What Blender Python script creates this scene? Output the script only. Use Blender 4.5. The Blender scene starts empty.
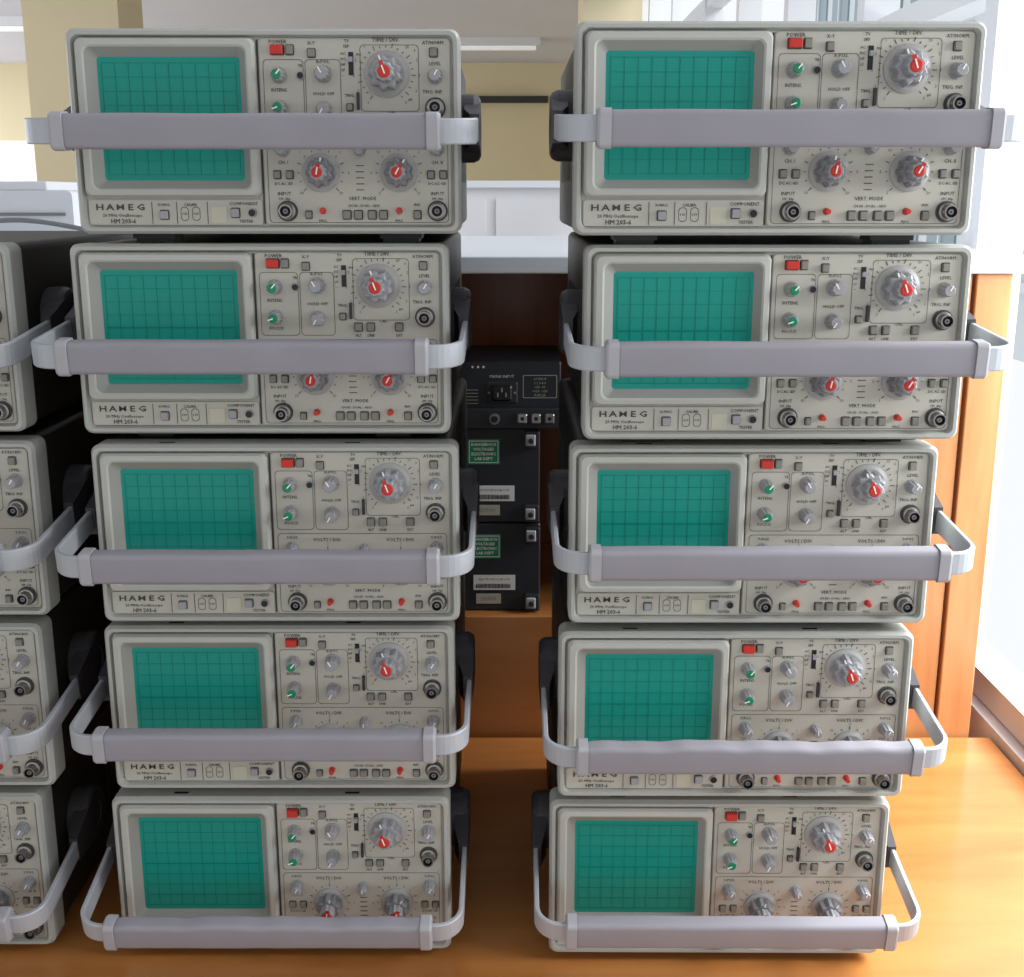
import bpy, bmesh, math, random
from mathutils import Vector, Matrix
random.seed(3)
scene = bpy.context.scene
try:
    scene.view_settings.view_transform = 'Standard'
except Exception: pass

def lin(c):
    c = c/255.0
    return c/12.92 if c <= 0.04045 else ((c+0.055)/1.055)**2.4
def rgb(r, g, b): return (lin(r), lin(g), lin(b), 1.0)

MATS = {}
def mat(name, col, rough=0.5, metal=0.0, noise=0.0, nscale=30, coat=0.0, spec=0.4, bump=0.0, emis=None):
    m = bpy.data.materials.new(name); m.use_nodes = True
    nt = m.node_tree; b = nt.nodes['Principled BSDF']
    b.inputs['Base Color'].default_value = col
    b.inputs['Roughness'].default_value = rough
    b.inputs['Metallic'].default_value = metal
    b.inputs['Specular IOR Level'].default_value = spec
    b.inputs['Coat Weight'].default_value = coat
    b.inputs['Coat Roughness'].default_value = 0.08
    if emis:
        b.inputs['Emission Color'].default_value = emis[0]
        b.inputs['Emission Strength'].default_value = emis[1]
    tc = nt.nodes.new('ShaderNodeTexCoord')
    n = nt.nodes.new('ShaderNodeTexNoise'); n.inputs['Scale'].default_value = nscale
    n.inputs['Detail'].default_value = 4
    nt.links.new(tc.outputs['Object'], n.inputs['Vector'])
    if noise > 0:
        mx = nt.nodes.new('ShaderNodeMix'); mx.data_type = 'RGBA'
        mx.inputs['A'].default_value = tuple(min(1, c*(1-noise)) for c in col[:3])+(1,)
        mx.inputs['B'].default_value = tuple(min(1, c*(1+noise)) for c in col[:3])+(1,)
        nt.links.new(n.outputs['Fac'], mx.inputs['Factor'])
        nt.links.new(mx.outputs['Result'], b.inputs['Base Color'])
    if bump > 0:
        bp = nt.nodes.new('ShaderNodeBump'); bp.inputs['Strength'].default_value = bump
        bp.inputs['Distance'].default_value = 0.001
        nt.links.new(n.outputs['Fac'], bp.inputs['Height'])
        nt.links.new(bp.outputs['Normal'], b.inputs['Normal'])
    MATS[name] = m
    return m

def wood(name, c1, c2, scale=(2, 14, 14), rough=0.3, coat=0.3):
    m = bpy.data.materials.new(name); m.use_nodes = True
    nt = m.node_tree; b = nt.nodes['Principled BSDF']
    tc = nt.nodes.new('ShaderNodeTexCoord'); mp = nt.nodes.new('ShaderNodeMapping')
    mp.inputs['Scale'].default_value = scale
    n = nt.nodes.new('ShaderNodeTexNoise'); n.inputs['Scale'].default_value = 1.0
    n.inputs['Detail'].default_value = 6; n.inputs['Distortion'].default_value = 1.2
    n2 = nt.nodes.new('ShaderNodeTexNoise'); n2.inputs['Scale'].default_value = 8.0
    n2.inputs['Detail'].default_value = 3
    nt.links.new(tc.outputs['Object'], mp.inputs['Vector'])
    nt.links.new(mp.outputs['Vector'], n.inputs['Vector']); nt.links.new(mp.outputs['Vector'], n2.inputs['Vector'])
    r = nt.nodes.new('ShaderNodeValToRGB')
    r.color_ramp.elements[0].position = 0.3; r.color_ramp.elements[0].color = c1
    r.color_ramp.elements[1].position = 0.7; r.color_ramp.elements[1].color = c2
    ad = nt.nodes.new('ShaderNodeMix'); ad.data_type = 'FLOAT'; ad.inputs['Factor'].default_value = 0.3
    nt.links.new(n.outputs['Fac'], ad.inputs['A']); nt.links.new(n2.outputs['Fac'], ad.inputs['B'])
    nt.links.new(ad.outputs['Result'], r.inputs['Fac']); nt.links.new(r.outputs['Color'], b.inputs['Base Color'])
    b.inputs['Roughness'].default_value = rough; b.inputs['Coat Weight'].default_value = coat
    b.inputs['Coat Roughness'].default_value = 0.15
    MATS[name] = m; return m

mat('frame_plastic', rgb(173, 174, 168), 0.6, noise=0.05, nscale=12, spec=0.3)
mat('panel_paint', rgb(184, 181, 170), 0.65, noise=0.07, nscale=18, spec=0.3)
mat('bezel_plastic', rgb(181, 181, 174), 0.55, noise=0.04, nscale=14, spec=0.3)
mat('bezel_slope_shaded', rgb(148, 149, 143), 0.55, spec=0.3)  # bezel plastic again, with the shade of the inner slope in its colour
mat('case_steel', rgb(46, 43, 37), 0.5, noise=0.2, nscale=60, bump=0.2)
mat('dark_plastic', rgb(48, 46, 48), 0.5)
mat('hub_plastic', rgb(66, 63, 66), 0.45, noise=0.1, nscale=40)
mat('black', rgb(18, 18, 20), 0.4)
mat('ink', rgb(72, 72, 70), 0.7)
mat('knob_grey', rgb(124, 125, 128), 0.35)
mat('knob_mid', rgb(150, 151, 155), 0.35)
mat('skirt', rgb(160, 159, 157), 0.4)
mat('button_grey', rgb(128, 126, 118), 0.5)
mat('red', rgb(196, 56, 46), 0.45, spec=0.25)
mat('green', rgb(15, 130, 90), 0.35)
mat('chrome', rgb(140, 138, 135), 0.3, metal=0.9)
mat('aluminium', rgb(180, 184, 190), 0.55, metal=0.25, noise=0.05, nscale=50, spec=0.3)
mat('collar', rgb(166, 165, 170), 0.6, spec=0.25)
mat('grip_rubber', rgb(148, 145, 152), 0.8, noise=0.07, nscale=25, bump=0.15, spec=0.15)
mat('white_plastic', rgb(220, 222, 226), 0.5, noise=0.04, nscale=8)
mat('laminate_white', rgb(218, 225, 232), 0.3, noise=0.03, nscale=6)
mat('wall_beige', rgb(210, 197, 164), 0.8, noise=0.05, nscale=2)
mat('wall_white', rgb(224, 225, 228), 0.8, noise=0.03, nscale=2)
mat('ceiling_paint', rgb(222, 222, 232), 0.9, noise=0.04, nscale=1.5)
mat('floor_vinyl', rgb(165, 158, 148), 0.5, noise=0.15, nscale=5)
mat('facade', rgb(214, 220, 224), 0.8, noise=0.05, nscale=1)
mat('facade_glass', rgb(130, 150, 160), 0.3)
mat('label_paper', rgb(242, 240, 236), 0.6)
mat('label_green', rgb(36, 150, 98), 0.5)
mat('tape', rgb(190, 187, 168), 0.5)
mat('psu_paint', rgb(40, 42, 48), 0.45, noise=0.2, nscale=60)
mat('tube', rgb(245, 245, 250), 0.4, emis=((1, 1, 1, 1), 0.2))
wood('desk_wood', rgb(168, 100, 46), rgb(198, 134, 72), scale=(1.2, 7, 7), rough=0.28, coat=0.4)
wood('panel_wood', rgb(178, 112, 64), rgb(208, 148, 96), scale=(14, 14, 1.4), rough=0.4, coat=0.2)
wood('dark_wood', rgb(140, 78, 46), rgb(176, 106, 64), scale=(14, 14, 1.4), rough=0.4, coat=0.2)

m = mat('crt_filter', rgb(26, 142, 128), 0.28, noise=0.12, nscale=9, coat=0.0, spec=0.2)
mat('graticule', rgb(18, 127, 114), 0.5, spec=0.1)

# ------------------------------------------------------------------ builder
class B:
    def __init__(s): s.v=[]; s.f=[]; s.m=[]; s.sm=[]; s.names=[]
    def mi(s, n):
        if n not in s.names: s.names.append(n)
        return s.names.index(n)
    def face(s, idx, m, sm=False): s.f.append(idx); s.m.append(s.mi(m)); s.sm.append(sm)
    def loft(s, rings, m, c0=True, c1=True, sm=False, mats=None):
        n = len(rings[0]); base = len(s.v)
        for r in rings: s.v += [tuple(p) for p in r]
        for i in range(len(rings)-1):
            mm = mats[i] if mats else m
            for j in range(n):
                a = base+i*n+j; b = base+i*n+(j+1) % n
                s.face((a, b, b+n, a+n), mm, sm)
        if c0: s.face(tuple(base+j for j in range(n)), mats[0] if mats else m)
        if c1: s.face(tuple(base+(len(rings)-1)*n+j for j in range(n)), mats[-1] if mats else m)
    def box(s, x0, x1, y0, y1, z0, z1, m, bev=0):
        if bev > 0:
            cx, cz, hw, hh = (x0+x1)/2, (z0+z1)/2, abs(x1-x0)/2, abs(z1-z0)/2
            s.loft([rrect(cx, cz, hw, hh, bev, y1), rrect(cx, cz, hw, hh, bev, y0+bev*0.7),
                    rrect(cx, cz, hw-bev*0.7, hh-bev*0.7, bev*0.6, y0)], m)
            return
        b = len(s.v)
        s.v += [(x, y, z) for x in (x0, x1) for y in (y0, y1) for z in (z0, z1)]
        for q in ((0,1,3,2),(4,6,7,5),(0,4,5,1),(2,3,7,6),(0,2,6,4),(1,5,7,3)):
            s.face(tuple(b+i for i in q), m)
    def line(s, p0, p1, w, y, m, t=0.0003):
        d = Vector((p1[0]-p0[0], p1[1]-p0[1])); d.normalize(); n = Vector((-d.y, d.x))*w/2
        pts = [(p0[0]+n.x, p0[1]+n.y), (p0[0]-n.x, p0[1]-n.y), (p1[0]-n.x, p1[1]-n.y), (p1[0]+n.x, p1[1]+n.y)]
        s.loft([[(p[0], y+t, p[1]) for p in pts], [(p[0], y, p[1]) for p in pts]], m, c0=False)
    def outline(s, x0, x1, z0, z1, w, y, m, r=0.003):
        a = rrect((x0+x1)/2, (z0+z1)/2, (x1-x0)/2, (z1-z0)/2, r, y)
        c = rrect((x0+x1)/2, (z0+z1)/2, (x1-x0)/2-w, (z1-z0)/2-w, r-w*0.5, y)
        s.loft([a, c], m, False, False)
    def cyl(s, x, z, r0, r1, y0, y1, m, n=24, sm=True):
        s.loft([circ(x, z, r0, y0, n), circ(x, z, r1, y1, n)], m, sm=False)
    def text(s, body, x, z, size, m, y=-0.0005, xs=1.0, shear=0.0, rot=None, weight=0.0, align='CENTER'):
        cu = bpy.data.curves.new('t', 'FONT'); cu.body = body; cu.size = size
        cu.align_x = align; cu.align_y = 'CENTER'; cu.resolution_u = 1; cu.offset = weight; cu.shear = shear
        ob = bpy.data.objects.new('t', cu); scene.collection.objects.link(ob)
        bpy.context.view_layer.update()
        me = ob.evaluated_get(bpy.context.evaluated_depsgraph_get()).to_mesh()
        b = len(s.v)
        for v in me.vertices: s.v.append((x+v.co.x*xs, y, z+v.co.y))
        for p in me.polygons: s.face(tuple(b+i for i in p.vertices), m)
        bpy.data.objects.remove(ob); bpy.data.curves.remove(cu)
    def mesh(s, name, autosmooth=True):
        me = bpy.data.meshes.new(name); me.from_pydata(s.v, [], s.f)
        for n in s.names: me.materials.append(MATS[n])
        for p, mi, sm in zip(me.polygons, s.m, s.sm): p.material_index = mi; p.use_smooth = sm
        bm = bmesh.new(); bm.from_mesh(me)
        bmesh.ops.recalc_face_normals(bm, faces=bm.faces); bm.to_mesh(me); bm.free()
        return me

def rrect(cx, cz, hw, hh, r, y, n=5):
    pts = []
    r = max(r, 1e-5)
    for (sx, sz, a0) in ((1, 1, 0), (-1, 1, 90), (-1, -1, 180), (1, -1, 270)):
        for k in range(n+1):
            a = math.radians(a0+90*k/n)
            pts.append((cx+sx*(hw-r)+r*math.cos(a), y, cz+sz*(hh-r)+r*math.sin(a)))
    return pts
def circ(x, z, r, y, n=24): return [(x+r*math.cos(2*math.pi*i/n), y, z+r*math.sin(2*math.pi*i/n)) for i in range(n)]

def add(name, me, parent=None, loc=(0, 0, 0), rot=(0, 0, 0)):
    o = bpy.data.objects.new(name, me); scene.collection.objects.link(o)
    o.location = loc; o.rotation_euler = rot
    if parent: o.parent = parent
    return o

W, H, PITCH = 0.285, 0.1450, 0.1524
SK = PITCH-H
def P(fx, fy): return (-W/2+fx*W, H*(1-fy))

# ------------------------------------------------------------------ case
b = B()
hw, hh = W/2, H/2
b.loft([rrect(0, hh, hw-0.005, hh-0.0004, 0.006, 0.018), rrect(0, hh, hw-0.005, hh-0.0004, 0.006, 0.352),
        rrect(0, hh, hw-0.008, hh-0.003, 0.005, 0.356)], 'case_steel')
for sx in (-1, 1):
    for i in range(10):
        y = 0.16+i*0.016
        b.box(sx*(hw-0.0055), sx*(hw-0.0045), y, y+0.007, 0.04, 0.10, 'black')
for sx in (-1, 1):
    b.box(sx*0.095-0.016, sx*0.095+0.016, 0.022, 0.050, -SK+0.003, 0.002, 'dark_plastic')
    b.box(sx*0.095-0.012, sx*0.095+0.012, 0.30, 0.325, -SK+0.003, 0.002, 'dark_plastic')
    b.box(sx*0.095-0.014, sx*0.095+0.014, 0.024, 0.048, -SK, -SK+0.003, 'black')
    b.box(sx*0.095-0.010, sx*0.095+0.010, 0.302, 0.323, -SK, -SK+0.003, 'black')
case_me = b.mesh('case_body')

# ------------------------------------------------------------------ front
f = B()
f.loft([rrect(0, hh, hw, hh, 0.007, 0.020), rrect(0, hh, hw, hh, 0.007, -0.002), rrect(0, hh, hw-0.002, hh-0.002, 0.006, -0.0055),
        rrect(0, hh, hw-0.0045, hh-0.0045, 0.005, -0.0055), rrect(0, hh, hw-0.006, hh-0.006, 0.005, 0.0)], 'frame_plastic', c0=True, c1=True)
for sx in (-0.085, 0.06):
    f.box(sx-0.006, sx+0.006, 0.003, 0.006, H-0.001, H+0.0002, 'black')
x0, z1 = P(0.487, 0.045); x1, z0 = P(0.975, 0.955)
f.loft([rrect((x0+x1)/2, (z0+z1)/2, (x1-x0)/2, (z1-z0)/2, 0.003, 0.0), rrect((x0+x1)/2, (z0+z1)/2, (x1-x0)/2, (z1-z0)/2, 0.003, -0.0012),
        rrect((x0+x1)/2, (z0+z1)/2, (x1-x0)/2-0.0006, (z1-z0)/2-0.0006, 0.0026, -0.0016)], 'panel_paint', c0=False)
YP = -0.0016
x0, z1 = P(0.025, 0.83); x1, z0 = P(0.479, 0.955)
f.loft([rrect((x0+x1)/2, (z0+z1)/2, (x1-x0)/2, (z1-z0)/2, 0.002, 0.0), rrect((x0+x1)/2, (z0+z1)/2, (x1-x0)/2, (z1-z0)/2, 0.002, YP)], 'panel_paint', c0=False)
def bez(fx0, fx1, fy0, fy1, r, y, bulge=0.0):
    x0, z1 = P(fx0, fy0); x1, z0 = P(fx1, fy1)
    return rrect((x0+x1)/2, (z0+z1)/2, (x1-x0)/2, (z1-z0)/2, r, y, 8)
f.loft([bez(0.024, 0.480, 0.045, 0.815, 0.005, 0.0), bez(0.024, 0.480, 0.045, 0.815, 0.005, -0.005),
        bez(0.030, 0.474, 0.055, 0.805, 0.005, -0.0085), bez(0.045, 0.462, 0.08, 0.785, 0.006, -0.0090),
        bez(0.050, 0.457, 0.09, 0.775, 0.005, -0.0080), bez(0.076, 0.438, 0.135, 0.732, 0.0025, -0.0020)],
       'bezel_plastic', False, False, mats=['bezel_plastic']*4+['bezel_slope_shaded'])
sx0, sz1 = P(0.076, 0.135); sx1, sz0 = P(0.438, 0.732)
f.box(sx0-0.001, sx1+0.001, -0.0022, 0.0, sz0-0.001, sz1+0.001, 'crt_filter')
YS = -0.0024
gx0, gx1, gz0, gz1 = sx0+0.003, sx1-0.003, sz0+0.004, sz1-0.004
for i in range(11):
    x = gx0+(gx1-gx0)*i/10
    f.line((x, gz0), (x, gz1), 0.00032 if i != 5 else 0.00045, YS-0.0001, 'graticule', 0.0002)
for i in range(9):
    z = gz0+(gz1-gz0)*i/8
    f.line((gx0, z), (gx1, z), 0.00032 if i != 4 else 0.00045, YS-0.0001, 'graticule', 0.0002)
for i in range(50):
    x = gx0+(gx1-gx0)*i/50; z = (gz0+gz1)/2
    f.line((x, z-0.0008), (x, z+0.0008), 0.0003, YS-0.0001, 'graticule', 0.0002)

def button(fx, fy, w=0.0062, h=0.0058, m='button_grey', d=0.0035):
    x, z = P(fx, fy)
    f.loft([rrect(x, z, w/2+0.0007, h/2+0.0007, 0.001, YP), rrect(x, z, w/2+0.0007, h/2+0.0007, 0.001, YP-0.0004)], 'ink', c0=False)
    f.box(x-w/2, x+w/2, YP-d, YP, z-h/2, z+h/2, m, bev=0.0006)
def fluted(x, z, r, y0, y1, m, lobes=12, depth=0.10, taper=0.9, cap=None, capr=0.6):
    n = lobes*4
    def ring(rr, y): return [(x+rr*(1-depth*(0.5+0.5*math.cos(i*math.pi/2)))*math.cos(2*math.pi*i/n), y,
                              z+rr*(1-depth*(0.5+0.5*math.cos(i*math.pi/2)))*math.sin(2*math.pi*i/n)) for i in range(n)]
    f.loft([ring(r, y0), ring(r*(1+taper)/2, (y0+y1)/2), ring(r*taper, y1+0.0008), ring(r*taper*0.88, y1)], m)
    if cap: 
        f.loft([circ(x, z, r*capr, y1+0.0003, 16), circ(x, z, r*capr, y1-0.0006, 16), circ(x, z, r*capr*0.8, y1-0.001, 16)], cap)
def knob_small(fx, fy, r=0.0056, cap=None, ang=40):
    x, z = P(fx, fy)
    f.cyl(x, z, r*1.12, r*1.08, YP, YP-0.002, 'skirt')
    fluted(x, z, r, YP-0.002, YP-0.012, 'knob_mid', 10, 0.12, 0.86, cap, 0.66)
    a = math.radians(ang)
    f.line((x, z), (x+r*0.8*math.cos(a), z+r*0.8*math.sin(a)), 0.0009, YP-0.0136 if cap else YP-0.0124, 'label_paper')
def knob_big(fx, fy, r=0.0118, ang=120, span=(225, -45), nt=20, outer='knob_mid'):
    x, z = P(fx, fy)
    for i in range(nt+1):
        a = math.radians(span[0]+(span[1]-span[0])*i/nt)
        f.line((x+r*1.50*math.cos(a), z+r*1.50*math.sin(a)), (x+r*(1.64 if i % 3 else 1.76)*math.cos(a), z+r*(1.64 if i % 3 else 1.76)*math.sin(a)), 0.0005, YP-0.0004, 'ink')
    for i in range(0, nt+1, 2):
        a = math.radians(span[0]+(span[1]-span[0])*i/nt)
        f.text(random.choice(['5', '2', '1', '.5', '.2', '20', '50']), x+r*1.98*math.cos(a), z+r*1.98*math.sin(a), 0.0028, 'ink', y=YP-0.0004)
    f.loft([circ(x, z, r*1.34, YP, 40), circ(x, z, r*1.34, YP-0.0015, 40), circ(x, z, r*1.1, YP-0.003, 40)], 'skirt')
    fluted(x, z, r*1.08, YP-0.003, YP-0.013, outer, 9, 0.2, 0.9)
    fluted(x, z, r*0.64, YP-0.013, YP-0.022, 'knob_mid', 9, 0.14, 0.9, 'red', 0.58)
    a = math.radians(ang); dx, dz = math.cos(a), math.sin(a)
    f.line((x-dx*r*0.15, z-dz*r*0.15), (x+dx*r*0.36, z+dz*r*0.36), 0.0010, YP-0.0234, 'label_paper')
    f.line((x+dx*r*0.36, z+dz*r*0.36), (x+dx*r*0.62, z+dz*r*0.62), 0.0030, YP-0.0226, 'red')
    f.line((x+dx*r*0.75, z+dz*r*0.75), (x+dx*r*1.02, z+dz*r*1.02), 0.0012, YP-0.0134, 'label_paper')
def jack(fx, fy, r=0.003):
    x, z = P(fx, fy)
    f.cyl(x, z, r*1.3, r*1.2, YP, YP-0.002, 'knob_mid', 16); f.cyl(x, z, r, r, YP-0.0018, YP-0.0024, 'black', 16)
def bnc(fx, fy, r=0.0066):
    x, z = P(fx, fy)
    f.cyl(x, z, r*1.15, r*1.15, YP, YP-0.0015, 'ink', 24)
    f.loft([circ(x, z, r, YP-0.001), circ(x, z, r*0.95, YP-0.004), circ(x, z, r*0.75, YP-0.0045), circ(x, z, r*0.75, YP-0.012),
            circ(x, z, r*0.60, YP-0.012), circ(x, z, r*0.60, YP-0.006)], 'chrome', c0=False, c1=False)
    f.cyl(x, z, r*0.6, r*0.6, YP-0.005, YP-0.0062, 'black', 20)
    f.cyl(x, z, r*0.28, r*0.28, YP-0.005, YP-0.011, 'knob_grey', 12); f.cyl(x, z, r*0.12, r*0.12, YP-0.010, YP-0.0114, 'black', 8)
    for s in (-1, 1): f.box(x+s*r*0.75-0.0008, x+s*r*0.75+0.0008, YP-0.0105, YP-0.0085, z-0.0008, z+0.0008, 'chrome')
def T(body, fx, fy, size=0.0034, **k):
    x, z = P(fx, fy); k.setdefault('y', YP-0.0004); k.setdefault('weight', 0.00004)
    f.text(body, x, z, size, k.pop('m', 'ink'), **k)

button(0.535, 0.100, 0.0090, 0.0062, 'red', 0.005); button(0.567, 0.100, 0.0050, 0.0062)
T('POWER', 0.537, 0.062, 0.0038)
button(0.622, 0.115, 0.0050, 0.0055); T('X-Y', 0.622, 0.068)
T('TV', 0.712, 0.058, 0.003); T('SEP.', 0.712, 0.083, 0.003)
x, z = P(0.722, 0.165)
f.box(x-0.0018, x+0.0018, YP-0.0006, YP, z-0.008, z+0.008, 'black'); f.box(x-0.0014, x+0.0014, YP-0.004, YP, z+0.001, z+0.0045, 'knob_mid')
for i, t in enumerate(['AC', 'DC', 'HF', 'LF', '~']): T(t, 0.702, 0.118+i*0.026, 0.0026)
T('TIME / DIV.', 0.812, 0.052, 0.0042)
knob_big(0.812, 0.215, 0.0122, 110, (235, -55), 22)
T('s', 0.885, 0.10, 0.0032); T('ms', 0.742, 0.12, 0.0032); T('µs', 0.872, 0.335, 0.0032)
button(0.933, 0.112, 0.0052, 0.0056); T('AT/NORM.', 0.933, 0.066, 0.0034)
knob_small(0.936, 0.225, 0.0052, None, 60); T('LEVEL', 0.936, 0.165, 0.0034)
bnc(0.936, 0.378); T('TRIG. INP.', 0.930, 0.300, 0.0034)
knob_small(0.537, 0.222, 0.0052, 'green', 50); T('INTENS.', 0.537, 0.292, 0.0034)
knob_small(0.537, 0.378, 0.0052, 'green', 200)
T('FOCUS', 0.537, 0.438, 0.0034)
jack(0.592, 0.222, 0.0023); T('TR', 0.592, 0.175, 0.0028)
knob_small(0.650, 0.215, 0.0058, None, 120); T('X-POS.', 0.650, 0.155, 0.0034)
knob_small(0.650, 0.385, 0.0054, None, 240); T('HOLD OFF', 0.650, 0.310, 0.0032)
button(0.716, 0.375, 0.0040, 0.0045); T('TRIG.', 0.716, 0.318, 0.003)
x, z = P(0.738, 0.345); f.box(x-0.001, x+0.001, YP-0.003, YP, z-0.006, z+0.006, 'dark_plastic')
for fx, t in ((0.757, 'ALT'), (0.790, 'LINE'), (0.866, 'EXT')):
    button(fx, 0.430, 0.0052, 0.0056); T(t, fx, 0.475, 0.0028)
T('CAL.', 0.825, 0.40, 0.0030)
def box_line(fx0, fx1, fy0, fy1):
    x0, z1 = P(fx0, fy0); x1, z0 = P(fx1, fy1)
    f.outline(x0, x1, z0, z1, 0.00035, YP-0.0004, 'ink', 0.003)
box_line(0.497, 0.600, 0.145, 0.475); box_line(0.604, 0.695, 0.145, 0.475); box_line(0.745, 0.895, 0.03+0.045, 0.395)
box_line(0.497, 0.967, 0.495, 0.945)
x, z0 = P(0.483, 0.95); x, z1 = P(0.483, 0.05)
f.line((x, z0), (x, z1), 0.0012, -0.0004, 'ink')
for cx, sgn, nm in ((0.635, -1, 'CH. I'), (0.838, 1, 'CH. II')):
    knob_big(cx, 0.695, 0.0105, 80 if sgn < 0 else 60, (225, -45), 12, 'knob_grey')
    ex = 0.538 if sgn < 0 else 0.938
    knob_small(ex, 0.580, 0.0050, None, 60); T('Y-POS.', ex, 0.520, 0.0032)
    T('VOLTS / DIV.', cx, 0.532, 0.0040)
    T(nm, ex, 0.645, 0.0036)
    for k in (-0.016, 0.016): button(ex+k, 0.705, 0.0046, 0.0052)
    T('DC AC GD', ex, 0.75, 0.0028); T('INPUT', ex, 0.800, 0.0036)
    T('1M  30p', ex, 0.825, 0.0026)
    bnc(0.545 if sgn < 0 else 0.938, 0.886)
knob_small(0.738, 0.585, 0.0040, None, 90); 
for i in range(5):
    x, z = P(0.737, 0.66+i*0.03); f.line((x-0.003, z), (x+0.003, z), 0.0005, YP-0.0004, 'ink')
for fx in (0.655, 0.855):
    x, z = P(fx-0.018, 0.885); f.cyl(x, z, 0.0026, 0.0018, YP, YP-0.007, 'red', 12)
    T('MAG.', fx-0.018, 0.935, 0.0026)
button(0.600, 0.905, 0.0040, 0.0050); button(0.885, 0.905, 0.0048, 0.0056)
T('VERT. MODE', 0.742, 0.824, 0.0036)
T('CH I/II - DUAL - ADD', 0.745, 0.860, 0.0026)
for fx in (0.700, 0.730, 0.766, 0.796): button(fx, 0.905, 0.0054, 0.0058)
T('INV.', 0.885, 0.855, 0.0028)
for i, ch in enumerate('HAMEG'):
    T(ch, 0.054+i*0.0268, 0.868, 0.0062, xs=1.4, weight=0.00014 if ch != 'M' else 0.00004)
T('20 MHz Oscilloscope', 0.060, 0.908, 0.0034, align='LEFT')
T('HM 203-6', 0.080, 0.938, 0.0046, weight=0.00010, align='LEFT')
for k in (0.190, 0.255, 0.335): 
    x, z0 = P(k, 0.95); x, z1 = P(k, 0.84); f.line((x, z0), (x, z1), 0.0004, YP-0.0004, 'ink')
button(0.222, 0.905, 0.0056, 0.0060, 'knob_mid'); T('X-MAG.', 0.222, 0.855, 0.0028)
T('CALIBR.', 0.292, 0.855, 0.0030)
for k in (0.275, 0.305): 
    x, z = P(k, 0.90); f.outline(x-0.003, x+0.003, z-0.005, z+0.005, 0.0004, YP-0.0004, 'ink', 0.0025); T('0.2V', k, 0.90, 0.0022)
button(0.408, 0.895, 0.0056, 0.0062, 'knob_mid'); jack(0.452, 0.895, 0.0026)
T('COMPONENT', 0.430, 0.850, 0.0034); T('TESTER', 0.435, 0.938, 0.0032)
x0, z0 = P(0.345, 0.945); x1, z1 = P(0.385, 0.865); f.box(x0, x1, YP-0.0004, YP, z0, z1, 'tape')
front_me = f.mesh('front_panel')

# ------------------------------------------------------------------ handle
L = 0.140
def handle_mesh(worn, sh):
    h = B()
    A = 0.1568; R = 0.020
    path = [(-A, -0.012)]
    for k in range(9):
        a = math.radians(180+90*k/8); path.append((-A+R+R*math.cos(a), -L+R+R*math.sin(a)))
    path = path+[(-x, y) for x, y in reversed(path)]
    rings = []
    for i, (x, y) in enumerate(path):
        p0 = Vector(path[max(0, i-1)]); p1 = Vector(path[min(len(path)-1, i+1)])
        d = (p1-p0).normalized(); n = Vector((-d.y, d.x))
        t, hh_ = 0.0020, 0.0088
        sec = [(-t, -hh_+0.001), (-t+0.0008, -hh_), (t-0.0008, -hh_), (t, -hh_+0.001), (t, hh_-0.001), (t-0.0008, hh_), (-t+0.0008, hh_), (-t, hh_-0.001)]
        rings.append([(x+n.x*o+sh, y+n.y*o, z) for o, z in sec])
    h.loft(rings, 'aluminium')
    N = 60; rings = []
    hx = 0.127
    for i in range(N+1):
        x = -hx+2*hx*i/N
        if worn: wv = 0.0010*math.sin(x*70+1)*math.sin(x*31)+0.0004*math.sin(x*210)
        else: wv = 0.0002*math.sin(x*60)
        ring = []
        hz, hy, r = 0.0120, 0.0078, 0.0040
        for (sy, sz, a0) in ((1, 1, 0), (-1, 1, 90), (-1, -1, 180), (1, -1, 270)):
            for k in range(5):
                a = math.radians(a0+22.5*k)
                yy = sy*(hy-r)+r*math.cos(a); zz = sz*(hz-r)+r*math.sin(a)
                zz += (wv if sz > 0 else -wv*0.2)
                ring.append((x+sh, -L+yy, zz))
        rings.append(ring)
    h.loft(rings, 'grip_rubber', sm=True)
    for s in (-1, 1):
        def ring(x, k):
            return [(x+sh, -L+p[0]*k, p[2]*k) for p in rrect(0, 0, 0.0090, 0.0131, 0.004, 0)]
        h.loft([ring(s*0.1245, 1.0), ring(s*0.1320, 1.0), ring(s*0.1338, 0.9)], 'collar')
        def disc(r, x, n=36): return [(x+sh, r*math.cos(2*math.pi*i/n), r*math.sin(2*math.pi*i/n)) for i in range(n)]
        h.loft([disc(0.0265, s*0.1375+ (0.004*s if s*sh<0 else 0)), disc(0.0265, s*0.1545), disc(0.0245, s*0.1585), disc(0.0215, s*0.1600), disc(0.012, s*0.1600), disc(0.011, s*0.1590)], 'hub_plastic')
        def sock(y, hz, x0, x1): return [(s*x0+sh, y, -hz), (s*x1+sh, y, -hz), (s*x1+sh, y, hz), (s*x0+sh, y, hz)]
        h.loft([sock(-0.012, 0.0200, 0.1475, 0.1598), sock(-0.032, 0.0150, 0.1475, 0.1598), sock(-0.050, 0.0115, 0.152, 0.1594)], 'hub_plastic')
    return h.mesh('carry_handle')
HM = {}
for sh in (-0.0035, 0.003): 
    for wn in (False, True): HM[(sh, wn)] = handle_mesh(wn, sh)

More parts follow.
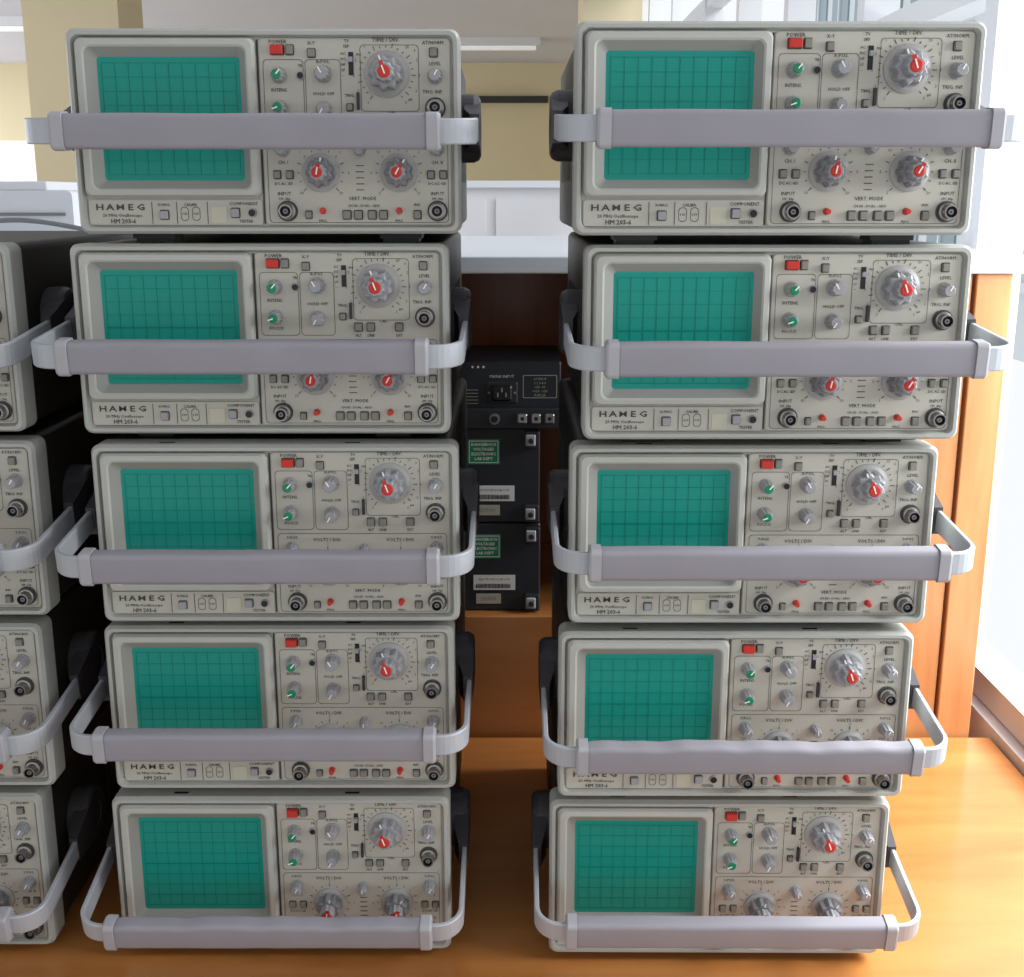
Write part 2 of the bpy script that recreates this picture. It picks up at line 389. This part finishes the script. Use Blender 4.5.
CAMZ = 1.3945
DZ = 0.75
def scope(xc, D, level, drop, yaw=0.0, worn=False, sh=-0.0035):
    e = bpy.data.objects.new('oscilloscope', None); scene.collection.objects.link(e)
    zb = DZ+SK+PITCH*(4-level)
    e.location = (xc, D, zb); e.rotation_euler = (0, 0, math.radians(yaw)); e.empty_display_size = 0.1
    add('case_body', case_me, e); add('front_panel', front_me, e)
    ang = math.asin((drop-0.065)/L)
    add('carry_handle', HM[(sh, worn)], e, loc=(0, 0.082, H-0.065), rot=(ang, 0, 0))
    return e
left = [(-.1805, .923, .074), (-.1905, .922, .078), (-.1845, .915, .082), (-.190, .925, .079), (-.1955, .924, .094)]
right = [(.1865, .885, .074), (.196, .899, .0765), (.1875, .911, .078), (.1805, .911, .083), (.1745, .918, .089)]
far = [None, (-.524, .93, .080), (-.519, .93, .082), (-.528, .93, .082), (-.542, .93, .090)]
for i, (x, d, dr) in enumerate(left): scope(x, d, i, dr, [0.6, 0, 0.2, 0, 0][i], worn=(i == 4))
for i, (x, d, dr) in enumerate(right): scope(x, d, i, dr, [0.2, 0.2, 0, -0.2, -0.4][i], worn=(i == 3), sh=0.003)
for i, t in enumerate(far):
    if t: scope(t[0], t[1], i, t[2], 0)

# ------------------------------------------------------------------ desk + bench
def boxobj(name, x0, x1, y0, y1, z0, z1, m, parent=None, bev=0.0):
    bb = B(); bb.box(x0, x1, y0, y1, z0, z1, m)
    o = add(name, bb.mesh(name), parent)
    if bev:
        md = o.modifiers.new('bevel', 'BEVEL'); md.width = bev; md.segments = 3
    return o
def empty(name):
    e = bpy.data.objects.new(name, None); scene.collection.objects.link(e); return e
XR = 0.590
e = empty('wooden_desk')
boxobj('desk_top', -1.9, XR-0.004, 0.70, 1.358, 0.715, DZ, 'desk_wood', e, 0.003)
boxobj('desk_front_panel', -1.85, XR-0.03, 0.78, 0.80, 0.0, 0.715, 'panel_wood', e)
for x in (-1.8, -0.7, 0.45): boxobj('desk_leg', x, x+0.06, 0.82, 1.34, 0.0, 0.715, 'panel_wood', e)

zt = CAMZ-0.0650
YW = 1.362
e = empty('countertop')
boxobj('laminate_slab', -1.9, XR-0.004, YW-0.010, 2.05, zt-0.019, zt, 'laminate_white', e, 0.002)
e = empty('wooden_cabinet')
boxobj('front_panel_wood', 0.200, 0.518, YW+0.005, YW+0.025, 0.0, zt-0.019, 'panel_wood', e, 0.001)
boxobj('front_stile', 0.521, 0.562, YW, YW+0.025, 0.0, zt-0.019, 'panel_wood', e, 0.002)
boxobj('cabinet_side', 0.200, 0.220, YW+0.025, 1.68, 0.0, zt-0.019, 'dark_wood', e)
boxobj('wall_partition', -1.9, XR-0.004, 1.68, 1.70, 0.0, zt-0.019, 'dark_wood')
ZP = CAMZ-0.4905
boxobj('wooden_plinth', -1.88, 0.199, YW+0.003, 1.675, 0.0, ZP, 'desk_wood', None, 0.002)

def psu(x1, z0, h, kind, sc=0.79):
    e = empty('power_supply_unit')
    w = 0.11; h = h/sc
    e.location = (x1-w*sc, YW+0.022, z0); e.scale = (sc, sc, sc)
    c = B()
    c.box(-w, w, 0, 0.20, 0, h-0.001, 'psu_paint', bev=0.003)
    YF = -0.0004
    if kind == 0:
        c.box(-w, w, -0.012, 0.0, 0.0, 0.030, 'psu_paint', bev=0.002)
        c.box(0.000, 0.046, YF-0.002, YF, 0.036, 0.068, 'dark_plastic', bev=0.002)
        c.box(0.008, 0.038, YF-0.007, YF-0.002, 0.040, 0.064, 'black', bev=0.004)
        for px, pz in ((0.017, 0.050), (0.029, 0.050), (0.023, 0.057)): c.box(px-0.001, px+0.001, YF-0.009, YF-0.007, pz-0.003, pz+0.003, 'chrome')
        for px in (0.004, 0.042): c.cyl(px, 0.052, 0.0018, 0.0018, YF-0.002, YF-0.003, 'knob_mid', 10)
        for k in range(3): c.cyl(-0.02+k*0.008, 0.090, 0.0018, 0.0018, YF, YF-0.001, 'label_paper', 10)
        c.text('MAINS INPUT', 0.023, 0.076, 0.006, 'label_paper', y=YF-0.0016)
        c.outline(0.054, 0.104, 0.044, 0.078, 0.0008, YF-0.0004, 'tape', 0.002)
        for k in range(5):
            c.line((-0.045, 0.036+k*0.005), (-0.012, 0.036+k*0.005), 0.0008, YF-0.0004, 'tape')
            c.text(['OUTPUT', '1 2 3 4 5', '+5V  0V', '+12V  -12V', 'FUSE 2A'][k], 0.079, 0.072-k*0.006, 0.0048, 'tape', y=YF-0.0006)
        c.cyl(0.012, 0.015, 0.008, 0.008, -0.012, -0.016, 'knob_grey', 20); c.cyl(0.012, 0.015, 0.005, 0.005, -0.016, -0.017, 'black', 20)
        for k in range(3):
            c.box(0.046+k*0.020, 0.060+k*0.020, -0.018, -0.012, 0.009, 0.023, 'chrome', bev=0.002)
            c.cyl(0.053+k*0.020, 0.016, 0.003, 0.003, -0.018, -0.019, 'black', 10)
    else:
        c.box(0.002, 0.050, YF-0.0006, YF, h-0.056, h-0.018, 'label_green'); c.outline(0.004, 0.048, h-0.054, h-0.020, 0.0012, YF-0.0009, 'label_paper', 0.001)
        for k, t in enumerate(['DANGEROUS', 'VOLTAGES', 'ELECTRONIC', 'LAB DEPT']): c.text(t, 0.026, h-0.026-k*0.0072, 0.0062, 'label_paper', y=YF-0.0009, weight=0.0002)
        c.box(0.008, 0.072, YF-0.0006, YF, 0.034, 0.058, 'label_paper')
        for k in range(24):
            c.line((0.013+k*0.0022, 0.037), (0.013+k*0.0022, 0.044), 0.0008 if k % 3 else 0.0012, YF-0.0009, 'black')
        c.text('ELECTRONICS LAB 0174', 0.040, 0.051, 0.0044, 'black', y=YF-0.0009)
        c.box(0.012, 0.050, YF-0.0006, YF, 0.012, 0.028, 'tape'); c.text('23/5/03', 0.031, 0.020, 0.008, 'knob_grey', y=YF-0.0009)
        for zz in (0.016, h-0.018):
            c.box(w-0.024, w-0.001, YF-0.010, YF, zz-0.013, zz+0.013, 'dark_plastic', bev=0.002)
            c.box(w-0.022, w-0.007, YF-0.014, YF-0.010, zz-0.008, zz+0.009, 'aluminium', bev=0.002)
            c.cyl(w-0.014, zz, 0.004, 0.004, YF-0.014, YF-0.017, 'dark_plastic', 12)
    add('chassis', c.mesh('chassis'), e)
psu(0.034, ZP, 0.111, 1)
psu(0.033, ZP+0.111, 0.116, 1)
psu(0.057, ZP+0.227, 0.078, 0)

e = empty('equipment_case')
c = B()
c.loft([rrect(-0.93, zt+0.036, 0.36, 0.036, 0.008, 1.60), rrect(-0.93, zt+0.036, 0.36, 0.036, 0.008, 1.92)], 'white_plastic')
c.box(-1.28, -0.58, 1.597, 1.60, zt+0.040, zt+0.044, 'knob_grey')
c.box(-1.0, -0.86, 1.585, 1.60, zt+0.020, zt+0.032, 'knob_grey', bev=0.003)
c.box(-1.25, -0.62, 1.65, 1.90, zt+0.072, zt+0.084, 'white_plastic', bev=0.002)
add('case_shell', c.mesh('case_shell'), e)
cu = bpy.data.curves.new('cable', 'CURVE'); cu.dimensions = '3D'; cu.bevel_depth = 0.003; cu.materials.append(MATS['knob_grey'])
sp = cu.splines.new('NURBS'); pts = [(-0.80, 1.50, zt+0.004), (-0.72, 1.50, zt+0.010), (-0.66, 1.5, zt+0.035), (-0.58, 1.50, zt+0.040), (-0.50, 1.50, zt+0.020), (-0.42, 1.5, zt+0.003)]
sp.points.add(len(pts)-1)
for p, q in zip(sp.points, pts): p.co = (*q, 1)
sp.use_endpoint_u = True; sp.order_u = 4
o = bpy.data.objects.new('power_cable', cu); scene.collection.objects.link(o)

# ------------------------------------------------------------------ room
YB, YF_ = -1.5, 10.6
CZ = CAMZ+1.08
boxobj('floor', -5, XR+0.1, YB, YF_+0.1, -0.1, 0.0, 'floor_vinyl')
boxobj('ceiling', -5, XR+0.1, YB, YF_+0.1, CZ, CZ+0.1, 'ceiling_paint')
boxobj('wall_back', -5, XR+0.1, YF_, YF_+0.1, 0, CZ, 'wall_beige')
boxobj('wall_left', -5.1, -5, YB, YF_+0.1, 0, 0.9, 'wall_beige')
boxobj('wall_left_header', -5.1, -5, YB, YF_+0.1, CZ-0.15, CZ, 'wall_beige')
w = B()
for k in range(13): w.box(-5.08, -5.02, YB+k*1.0, YB+k*1.0+0.06, 0.9, CZ-0.15, 'white_plastic')
for z in (0.93, 1.7, CZ-0.17): w.box(-5.07, -5.03, YB, YF_, z-0.03, z+0.03, 'white_plastic')
add('added_window_left', w.mesh('added_window_left'))  # unseen window band, added to let light into the dark back room
boxobj('wall_right', XR, XR+0.1, YB, YF_, 0, 0.76, 'wall_white')
boxobj('wall_right_header', XR, XR+0.1, YB, YF_, CZ-0.08, CZ, 'wall_white')
boxobj('wall_right_rear', XR, XR+0.1, 6.0, YF_, 0.76, CZ-0.08, 'wall_beige')
w = B()
ys = [YB+0.03, -0.6, 0.35, 1.60, 2.2, 2.8, 3.4, 4.0, 4.8, 5.6, 5.97]
for y in ys: w.box(XR+0.01, XR+0.07, y-0.022, y+0.022, 0.76, CZ-0.08, 'white_plastic')
for z in (0.78, 1.66, 1.98, CZ-0.10): w.box(XR+0.015, XR+0.065, YB, 6.0, z-0.018, z+0.018, 'white_plastic')
add('window_1', w.mesh('window_1'))
boxobj('pillar_right', 0.31, 0.57, 5.6, 6.0, 0, CZ, 'wall_beige')
boxobj('pillar_left', -2.30, -1.85, 6.0, 6.4, 0, CZ, 'wall_beige')
boxobj('trim_1', -0.75, 0.30, 10.5, 10.6, CAMZ+0.76, CAMZ+0.81, 'dark_plastic')
for k, (x, y) in enumerate(((-3.6, 8.0), (-1.9, 8.6), (-0.4, 9.0))):
    c = B(); c.box(x-0.6, x+0.6, y-0.09, y+0.09, CZ-0.05, CZ, 'white_plastic'); c.box(x-0.57, x+0.57, y-0.03, y+0.03, CZ-0.075, CZ-0.05, 'tube')
    add('ceiling_light', c.mesh('ceiling_light'))
c = B(); c.box(-1.3, 0.30, 4.6, 5.1, 0.0, CAMZ+0.03, 'white_plastic'); c.box(-1.32, 0.305, 4.58, 5.12, CAMZ+0.03, CAMZ+0.055, 'laminate_white')
for k in range(4): c.box(-1.2+k*0.38, -0.86+k*0.38, 4.59, 4.6, 0.1, CAMZ-0.01, 'white_plastic')
add('storage_cabinet', c.mesh('storage_cabinet'))
c = B(); c.box(-4.6, -3.9, 10.58, 10.6, 1.45, 1.85, 'label_paper'); add('wall_notice', c.mesh('wall_notice'))

c = B(); bx = 6.0
c.box(bx, bx+0.5, 2.0, 26.0, -0.5, 5.5, 'facade')
for k in range(15):
    for z in (0.6, 2.5, 4.2):
        c.box(bx-0.03, bx, 2.6+k*1.55, 3.7+k*1.55, z, z+1.1, 'facade_glass')
        c.box(bx-0.06, bx-0.03, 3.12+k*1.55, 3.18+k*1.55, z, z+1.1, 'white_plastic')
for z in (0.3, 2.0, 3.8, 5.4): c.box(bx-0.12, bx, 2.0, 26.0, z, z+0.12, 'white_plastic')
add('wall_neighbouring_building', c.mesh('wall_neighbouring_building'))

# ------------------------------------------------------------------ light
wd = bpy.data.worlds.new('World'); scene.world = wd; wd.use_nodes = True
bg = wd.node_tree.nodes['Background']; bg.inputs['Color'].default_value = (0.95, 0.98, 1.0, 1); bg.inputs['Strength'].default_value = 1.0
def area(name, loc, target, sx, sy, en, col=(0.95, 0.98, 1.0)):
    la = bpy.data.lights.new(name, 'AREA'); la.shape = 'RECTANGLE'; la.size = sx; la.size_y = sy; la.energy = en; la.color = col
    lo = bpy.data.objects.new(name, la); scene.collection.objects.link(lo); lo.location = loc
    d = (Vector(target)-Vector(loc)).normalized()
    lo.rotation_euler = d.to_track_quat('-Z', 'Y').to_euler()
    return lo
area('window_daylight', (3.0, 2.6, 3.9), (0.2, 2.2, 1.2), 4.5, 1.8, 240)
area('window_daylight_near', (XR+0.40, 1.0, 1.45), (0.50, 1.08, 0.75), 0.9, 0.5, 26)
area('back_room_fill_left', (-5.6, 6.0, 1.8), (0, 6.0, 1.4), 8.0, 1.6, 300)  # added fill lamp, brightens the back wall and ceiling from out of view

cam = bpy.data.cameras.new('camera'); cam.sensor_width = 36; cam.lens = 1200/1024*36; cam.clip_start = 0.02
co = bpy.data.objects.new('camera', cam); scene.collection.objects.link(co)
co.location = (0, 0, CAMZ); co.rotation_euler = (math.radians(90-13.7), 0, 0)
scene.camera = co
